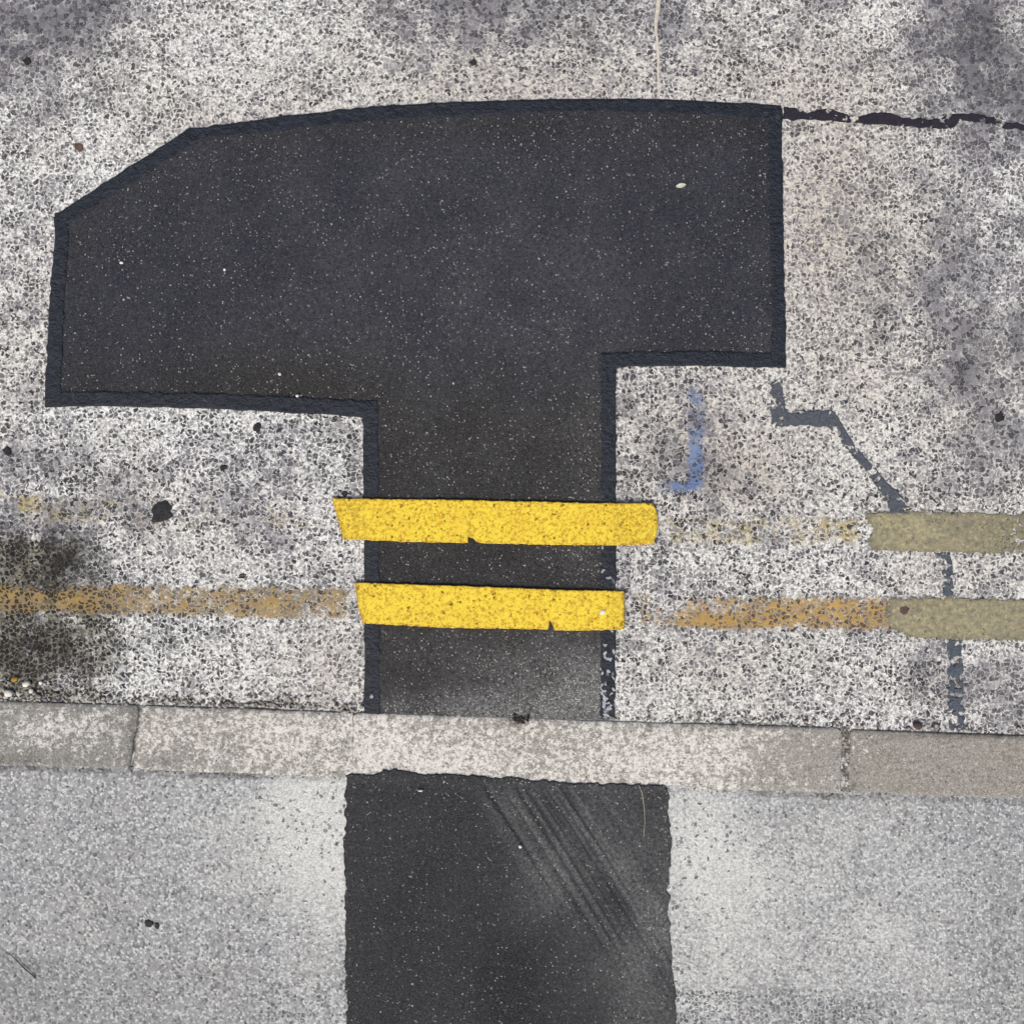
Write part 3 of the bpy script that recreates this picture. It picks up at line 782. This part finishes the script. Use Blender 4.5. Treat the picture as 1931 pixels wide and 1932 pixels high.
# ------------------------------------------------------------------ dull khaki lines on the right
D1 = [(1628, 966), (1720, 964), (1931, 966), (2300, 976), (2300, 1058), (1931, 1048), (1790, 1044), (1700, 1042), (1642, 1040), (1636, 1020), (1645, 1000), (1636, 985)]
D2 = [(1674, 1127), (1780, 1126), (1931, 1130), (2300, 1140), (2300, 1221), (1931, 1211), (1800, 1207), (1713, 1204), (1695, 1192), (1673, 1185), (1672, 1150)]
def dedge(P):
    Q = list(P) + [P[0]]
    return lambda x, y: dict(edge=np.clip(0.8 * np.exp(-(dist_line(x, y, Q) / 4.0) ** 2) + 0.55 * sst(1780, 1960, x) * (y < 1090), 0, 1))
o = sheet("faded_line", ragged(D1, 3.4, 16, 3.5, 45), 0.0016, M['dull'], None, 0.0012, 1.2, grid=8, attr_fn=dedge(D1), zfn=yellow_z)
tag(o, "dull khaki remnant of line covering the foot of the zigzag tar band", "road marking", "dull khaki line remnants")
o = sheet("faded_line", ragged(D2, 3.4, 16, 3.5, 46), 0.0016, M['dull'], None, 0.0012, 1.2, grid=8, attr_fn=dedge(D2), zfn=yellow_z)
tag(o, "dull khaki remnant of line nearer the kerb with a round brown stain", "road marking", "dull khaki line remnants")

# ------------------------------------------------------------------ worn traces of the old lines (paint left between the chippings)
def trace(x0, x1, ya, yb, hw, z, mat, cov, label, name="worn_line", step=6, cat="road marking", group="worn remains of the old yellow lines"):
    nx = max(2, int((x1 - x0) / step)); ny = max(3, int(hw * 2 / step) + 1)
    X, Vv = np.meshgrid(np.linspace(x0, x1, nx), np.linspace(-1, 1, ny))
    Yc = ya + (yb - ya) * (X - x0) / (x1 - x0)
    Y = Yc + Vv * hw
    x, y = X.ravel(), Y.ravel()
    zz = z + fbm(x, y, 60, 2, 4) * 0.0012
    f = (H - zz) / H / 1000
    idx = np.arange(nx * ny).reshape(ny, nx)
    F = np.stack([idx[:-1, :-1].ravel(), idx[1:, :-1].ravel(), idx[1:, 1:].ravel(), idx[:-1, 1:].ravel()], 1)
    ed = (1 - sst(0.55, 1.0, np.abs(Vv))).ravel() * sst(0, 30, x - x0) * (1 - sst(-30, 0, x - x1)) if cat != "spray mark" else (1 - sst(0.70, 1.0, np.abs(Vv))).ravel()
    o = link(name, np.stack([(x - 965.5) * f, (966 - y) * f, zz], 1), F, mat, None, dict(cover=np.clip(cov(x, y) * ed, 0, 1)))
    tag(o, label, cat, group)
    return o

trace(-500, 674, 1117, 1140, 37, 0.0012, M['trace_left'],
      lambda x, y: 0.44 + blobs(x, y, [(500, 1150, 60, 26, 0.35), (60, 1135, 60, 16, 0.45), (150, 1135, 40, 14, 0.3), (95, 1135, 14, 30, -0.5), (190, 1130, 30, 16, 0.3), (60, 1100, 90, 12, -0.4), (620, 1140, 60, 30, -0.06), (350, 1120, 120, 12, -0.12)]) + fbm(x, y, 70, 5, 3) * 0.25,
      "worn brownish yellow line running from the black stain to the nearer bright line")
trace(-500, 620, 956, 966, 36, 0.0012, M['trace_faint'],
      lambda x, y: 0.12 + blobs(x, y, [(60, 945, 50, 22, 0.20), (130, 960, 60, 22, 0.18), (190, 965, 40, 25, 0.14), (540, 970, 30, 20, 0.12), (440, 985, 80, 18, 0.06)]) + fbm(x, y, 50, 6, 3) * 0.3,
      "faint flecks of yellow line around the big black gum spot")
trace(1185, 1702, 1152, 1160, 38, 0.0012, M['trace_right'],
      lambda x, y: 0.42 - 0.26 * (1 - sst(1250, 1310, x)) + blobs(x, y, [(1380, 1175, 70, 14, 0.5), (1330, 1178, 40, 12, 0.4), (1290, 1135, 30, 25, -0.1), (1560, 1160, 90, 30, 0.05)]) + fbm(x, y, 60, 7, 3) * 0.15,
      "worn amber line between the nearer bright line and its khaki remnant")
trace(1238, 1640, 1000, 1003, 36, 0.0012, M['trace_faint'],
      lambda x, y: 0.26 + blobs(x, y, [(1400, 1010, 60, 25, 0.14), (1270, 990, 40, 30, 0.05), (1500, 990, 60, 30, 0.05), (1600, 1000, 30, 30, 0.1)]) + fbm(x, y, 50, 8, 3) * 0.25,
      "faint flecks of yellow line between the farther bright line and its khaki remnant")

# blue spray mark: an upright stroke and a foot
bm = empty("spray_mark", 1310, 830)
tag(bm, "faded blue L-shaped spray mark beside the stem of the patch", "spray mark")
o = trace(1296, 1332, 826, 826, 112, 0.0014, M['blue'], lambda x, y: (0.30 + 0.12 * sst(800, 860, y) + blobs(x, y, [(1308, 730, 12, 16, 0.25), (1312, 870, 14, 50, 0.20), (1312, 920, 16, 14, 0.25), (1306, 780, 10, 20, -0.1)])) * np.exp(-((x - 1312) / 17.0) ** 4),
          None, name="stroke", step=3, cat="spray mark", group=None)
o.parent = bm; del o['category']
o = trace(1238, 1298, 920, 920, 13, 0.0014, M['blue'], lambda x, y: 0.30 + 0.1 * sst(1250, 1300, x) + 0 * y, None, name="stroke", step=3, cat="spray mark", group=None)
o.parent = bm; del o['category']

# ------------------------------------------------------------------ older seams on the right
ZZ = [(1454, 722), (1459, 716), (1468, 722), (1474, 716), (1476, 735), (1479, 754), (1482, 773), (1520, 775), (1570, 773), (1582, 788), (1595, 812), (1611, 839), (1632, 864), (1652, 887), (1676, 914), (1699, 938), (1718, 962),
      (1720, 968), (1679, 968), (1670, 942), (1659, 924), (1645, 905), (1631, 888), (1601, 852), (1588, 838), (1578, 818), (1557, 805), (1500, 803), (1455, 805), (1453, 770), (1455, 745)]
o = sheet("tar_band", ragged(ZZ, 2.6, 10, 3, 51), 0.0024, M['oldseal'], None, 0.0018, 1.4, grid=8, zfn=yellow_z)
tag(o, "weathered slate grey tar band that zigzags from the patch corner to the khaki line", "tar band", "weathered tar bands")
TR = [(1478, 203), (1500, 204), (1520, 214), (1545, 208), (1565, 205), (1590, 214), (1620, 218), (1648, 212), (1685, 213), (1700, 222), (1740, 224), (1772, 226), (1790, 214), (1815, 214), (1850, 216), (1878, 222), (1895, 230), (1931, 234),
      (2200, 246), (2200, 262), (1931, 246), (1898, 241), (1860, 231), (1810, 228), (1800, 238), (1770, 243), (1720, 240), (1660, 234), (1600, 231), (1560, 228), (1520, 226), (1478, 224)]
o = sheet("tar_band", ragged(TR, 2.6, 14, 3, 52), 0.0022, M['crackseal'], None, 0.0018, 1.4, grid=8, zfn=yellow_z)
tag(o, "narrow black wavy tar band running off from the top right corner of the T patch", "tar band", "weathered tar bands")
o = sheet("tar_band", ragged([(1762, 1043), (1790, 1044), (1796, 1060), (1799, 1090), (1797, 1124), (1779, 1124), (1777, 1090), (1776, 1062), (1765, 1050)], 2.0, 10, 3, 53), 0.0019, M['oldseal2'], None, 0.0016, 1.2, grid=6, zfn=yellow_z)
tag(o, "short faded tar band between the two khaki lines", "tar band", "weathered tar bands")
o = sheet("tar_band", ragged([(1786, 1206), (1812, 1207), (1816, 1260), (1817, 1320), (1818, 1378), (1790, 1378), (1788, 1320), (1786, 1260)], 2.2, 10, 3, 54), 0.0019, M['oldseal2'], None, 0.0016, 1.2, grid=6, zfn=yellow_z)
tag(o, "upright faded tar band from the nearer khaki line down to the tan kerb stone", "tar band", "weathered tar bands")

# ------------------------------------------------------------------ small things
def spot(name, px, py, rx, ry, z, mat, label, cat, group=None, seed=0, h=0.0016, rot=0.0):
    a = np.linspace(0, 2 * math.pi, 30, endpoint=False)
    r = 1 + fbm(np.cos(a) * 20 + seed * 31, np.sin(a) * 20, 14, seed, 3) * 0.7
    u = np.cos(a) * rx * r; v = np.sin(a) * ry * r
    X = px + u * math.cos(rot) - v * math.sin(rot); Y = py + u * math.sin(rot) + v * math.cos(rot)
    o = sheet(name, np.stack([X, Y], 1), z + h, mat, None, h + 0.0008, min(rx, ry) * 0.3, grid=max(2.0, min(rx, ry) * 0.5), zfn=lumpy(0.0006, seed))
    tag(o, label, cat, group)
    return o
G = "dark gum spots trodden onto the ground"
spot("gum_spot", 302, 966, 21, 17, 0.0008, M['gum'], "large round black gum spot on the road left of the bright lines", "gum spot", G, 1, rot=-0.4)
spot("gum_spot", 14, 851, 9, 8, 0.0008, M['gum'], "small black gum spot on the road below the left corner of the T patch", "gum spot", G, 2)
spot("gum_spot", 486, 808, 7, 10, 0.0006, M['gum'], "black gum spot just below the lower edge of the T patch", "gum spot", G, 3)
spot("gum_spot", 421, 883, 7, 6, 0.0006, M['gum'], "tiny black gum spot between the T patch and the large gum spot", "gum spot", G, 4)
spot("gum_spot", 650, 932, 5, 5, 0.0006, M['gum'], "tiny black gum spot touching the corner of the farther bright line", "gum spot", G, 5)
spot("gum_spot", 281, 1744, 7, 7, ZP, M['gum'], "bigger of two black gum spots side by side on the pavement", "gum spot", G, 6)
spot("gum_spot", 296, 1747, 4.5, 5.5, ZP, M['gum'], "smaller of two black gum spots side by side on the pavement", "gum spot", G, 7)
spot("gum_spot", 1886, 787, 9, 10, 0.0006, M['gum'], "black gum spot on the road above the khaki lines", "gum spot", G, 8)
spot("gum_spot", 892, 117, 7, 5, 0.0004, M['gum'], "dark gum spot on the road above the top edge of the T patch", "gum spot", G, 9)
spot("stain", 51, 114, 8, 7, 0.0004, M['gum'], "blurred dark stain in the top left corner of the road", "stain", None, 10)
spot("stain", 148, 277, 8, 8, 0.0004, M['brown'], "reddish brown stain on the road above the slanted patch edge", "stain", None, 11)
spot("stain", 1706, 1152, 9, 8, 0.0022, M['brown'], "round brown stain on the khaki line nearer the kerb", "stain", None, 12, h=0.0006)
spot("bird_dropping", 1137, 1156, 5, 4, 0.0086, M['white'], "small white dropping on the end of the nearer bright yellow line", "bird dropping", None, 14, h=0.001)

def stone(px, py, r, z, mat, seed, flat=0.6, ratio=1.0, rot=0.0):
    """one angular pebble resting on height z"""
    rnd = random.Random(seed)
    me_v = []; F = []
    n1, n2 = 9, 6
    f = (H - z) / H / 1000
    for j in range(1, n2):
        th = math.pi * j / n2
        for i in range(n1):
            ph = 2 * math.pi * i / n1
            k = 1 + rnd.uniform(-0.14, 0.14)
            me_v.append((math.sin(th) * math.cos(ph) * k, math.sin(th) * math.sin(ph) * k * ratio, math.cos(th) * flat * k))
    top = len(me_v); me_v.append((0, 0, flat)); bot = len(me_v); me_v.append((0, 0, -flat))
    for j in range(n2 - 2):
        for i in range(n1):
            a = j * n1 + i; b = j * n1 + (i + 1) % n1
            F.append((a, a + n1, b + n1, b))
    for i in range(n1):
        F.append((top, i, (i + 1) % n1)); k = (n2 - 2) * n1
        F.append((bot, k + (i + 1) % n1, k + i))
    c, s = math.cos(rot), math.sin(rot); R = r / 1000
    X, Y = (px - 965.5) * f, (966 - py) * f
    V = [(X + (v[0] * c - v[1] * s) * R, Y + (v[0] * s + v[1] * c) * R, z + (v[2] + flat * 0.8) * R) for v in me_v]
    return V, F
def pebble(name, px, py, r, z, mat, label, seed, **k):
    V, F = stone(px, py, r, z, mat, seed, **k)
    o = link(name, V, F, mat, None, smooth=True)
    tag(o, label, "pebble" if name == "pebble" else "crumb", "loose pebbles" if name == "pebble" else "white crumbs")
pebble("pebble", 19, 1307, 9, 0, M['pebble_white'], "largest white pebble, in the gutter against the grey kerb stone", 1, ratio=0.8)
pebble("pebble", 30, 1280, 7.5, 0, M['pebble_ochre'], "ochre pebble in the gutter stain by the grey kerb stone", 2, ratio=0.7, rot=0.3)
pebble("pebble", 52, 1290, 8, 0, M['pebble_white'], "white pebble just beside the ochre one in the gutter", 3, ratio=0.7, rot=0.5)
pebble("pebble", 60, 1303, 4.5, 0, M['pebble_white'], "small white pebble between two larger white ones in the gutter", 4)
pebble("pebble", 78, 1288, 4, 0, M['pebble_white'], "small white pebble farthest along the row by the grey kerb stone", 5)
pebble("pebble", 1729, 1368, 8.5, 0, M['pebble_dark'], "dark reddish pebble against the tan kerb stone", 6, ratio=0.95)
pebble("crumb", 528, 706, 3.4, 0.0024, M['pebble_white'], "white crumb inside the T patch left of its stem", 7)
pebble("crumb", 561, 747, 3.0, 0.006, M['pebble_white'], "white crumb lying on the lower tar band of the T patch", 8)
pebble("crumb", 230, 496, 4, 0.0024, M['pebble_white'], "pale crumb in the left end of the T patch", 9, ratio=0.7)
pebble("crumb", 424, 509, 2.6, 0.0024, M['pebble_white'], "tiny white crumb in the left half of the T patch, lone among fine grit", 10)
pebble("crumb", 793, 1491, 5, 0.0068, M['pebble_white'], "white crumb near the top edge of the pavement patch", 11, ratio=0.45)
pebble("crumb", 981, 1597, 3.4, 0.0068, M['pebble_white'], "white crumb beside the tyre scuffs on the pavement patch", 12)

# pale leaf, slightly curled
def leaf():
    V = []; F = []
    n, m = 14, 5
    X, Y = W(1284, 350, 0.0035)
    for i in range(n + 1):
        t = i / n
        hw = 0.0042 * math.sin(math.pi * t) ** 0.7
        for j in range(m):
            s = -1 + 2 * j / (m - 1)
            x = (t - 0.5) * 0.019; y = s * hw
            z = 0.0032 + 0.0012 * s * s + 0.0010 * math.sin(t * 3)
            c, q = math.cos(0.18), math.sin(0.18)
            V.append((X + x * c - y * q, Y + x * q + y * c, z))
    for i in range(n):
        for j in range(m - 1):
            a = i * m + j
            F.append((a, a + m, a + m + 1, a + 1))
    o = link("leaf", V, F, M['leaf'], None, smooth=True)
    md = o.modifiers.new("thick", 'SOLIDIFY'); md.thickness = 0.0005
    tag(o, "tiny pale oval leaf lying on the T patch near its right end", "leaf")
leaf()

def tube(name, pts, r, mat, label, cat, parent=None, group=None):
    P = [Vector((*W(p[0], p[1], p[2]), p[2])) for p in pts]
    Q = []
    for i in range(len(P) - 1):
        for k in range(4): Q.append(P[i].lerp(P[i + 1], k / 4))
    Q.append(P[-1])
    V = []; F = []; n = 7
    for i, p in enumerate(Q):
        t = (Q[min(i + 1, len(Q) - 1)] - Q[max(i - 1, 0)]).normalized()
        a = t.cross(Vector((0, 0, 1))).normalized(); b = a.cross(t)
        rr = r * (1 - 0.6 * i / len(Q)) * (1 + 0.15 * math.sin(i * 2.3))
        for k in range(n):
            an = 2 * math.pi * k / n
            V.append(p + a * math.cos(an) * rr + b * math.sin(an) * rr)
    for i in range(len(Q) - 1):
        for k in range(n):
            F.append((i * n + k, i * n + (k + 1) % n, (i + 1) * n + (k + 1) % n, (i + 1) * n + k))
    F.append(tuple(range(n))[::-1]); F.append(tuple((len(Q) - 1) * n + k for k in range(n)))
    o = link(name, V, F, mat, parent, smooth=True)
    if label: tag(o, label, cat, group)
    return o
tube("twig", [(67, 1845, ZP + 0.002), (56, 1836, ZP + 0.003), (44, 1826, ZP + 0.003), (32, 1813, ZP + 0.003), (22, 1803, ZP + 0.002), (10, 1798, ZP + 0.001)], 0.0011, M['twig'], "thin dark curved twig on the pavement at the left", "twig")
tube("straw", [(1397, 1354, 0.002), (1408, 1357, 0.003), (1421, 1364, 0.004)], 0.0010, M['straw'], "short pale straw in the gutter beside the cream kerb stone", "straw")
tube("thread", [(1205, 1482, 0.0092), (1211, 1497, 0.0085), (1215, 1525, 0.0085), (1216, 1550, 0.0085), (1214, 1580, 0.0082)], 0.0007, M['straw'], "fine pale thread on the top right of the pavement patch", "thread")

# cream dribble of paint above the patch
o = sheet("paint_dribble", ragged(strip_poly([(1243, -60), (1243, 0), (1238, 30), (1237, 60), (1241, 100), (1242, 140), (1240, 180)], [3.4, 4.0, 3.6, 2.4, 2.6, 1.8, 1.0]), 1.2, 8, 3, 61), 0.0010, M['cream'], None, 0.0008, 0.6, zfn=yellow_z)
tag(o, "thin cream dribble of paint on the road above the T patch", "paint dribble")

# clot of black litter on the cream kerb's upper edge
lt = []
LV = []; LF = []
rnd = random.Random(3)
for k in range(46):
    x = 978 + rnd.gauss(0, 9); y = 1357 + rnd.gauss(0, 3.6)
    V, F = stone(x, y, rnd.uniform(1.4, 3.4), 0.0028, None, 100 + k, flat=0.5, ratio=rnd.uniform(0.4, 1), rot=rnd.uniform(0, 3))
    b = len(LV); LV += V; LF += [tuple(i + b for i in f) for f in F]
o = link("leaf_litter", LV, LF, M['litter'], None, smooth=True)
tag(o, "clot of black leaf litter caught on the edge of the cream kerb stone", "litter")

# loose grit in the gutter and along the back of the kerb: uncountable, one object
GV = []; GF = []
rnd = random.Random(5)
def put(x, y, r, z, k):
    V, F = stone(x, y, r, z, None, k, flat=0.55, ratio=rnd.uniform(0.6, 1), rot=rnd.uniform(0, 3))
    b = len(GV); GV.extend(V); GF.extend([tuple(i + b for i in f) for f in F])
k = 0
def top_edge(x): return 1322 + 0.0270 * x if x < 640 else (1345 + 0.0312 * (x - 664))
for _ in range(760):
    x = rnd.uniform(-40, 1980)
    if 690 < x < 1200 and rnd.random() < 0.8: continue
    if x < 700 or rnd.random() < 0.5:
        put(x, top_edge(x) - abs(rnd.gauss(3, 9)), rnd.choice([1.4, 1.8, 2.4, 3.2, 4.2]), 0.0, 2000 + k); k += 1
for _ in range(170):
    x = rnd.uniform(-40, 1980)
    if 640 < x < 1300: continue
    put(x, KC(x) + 65 + rnd.gauss(0, 2.6), rnd.choice([1.3, 1.7, 2.4]), ZP - 0.0006, 4000 + k); k += 1
for _ in range(40):
    put(1596 + rnd.gauss(0, 2.5), rnd.uniform(1374, 1505), rnd.choice([1.2, 1.6, 2.2]), 0.0022, 5000 + k); k += 1
o = link("gutter_grit", GV, GF, M['grit'], None, smooth=True)
tag(o, "loose grit gathered along both edges of the kerb", "grit", kind='stuff')
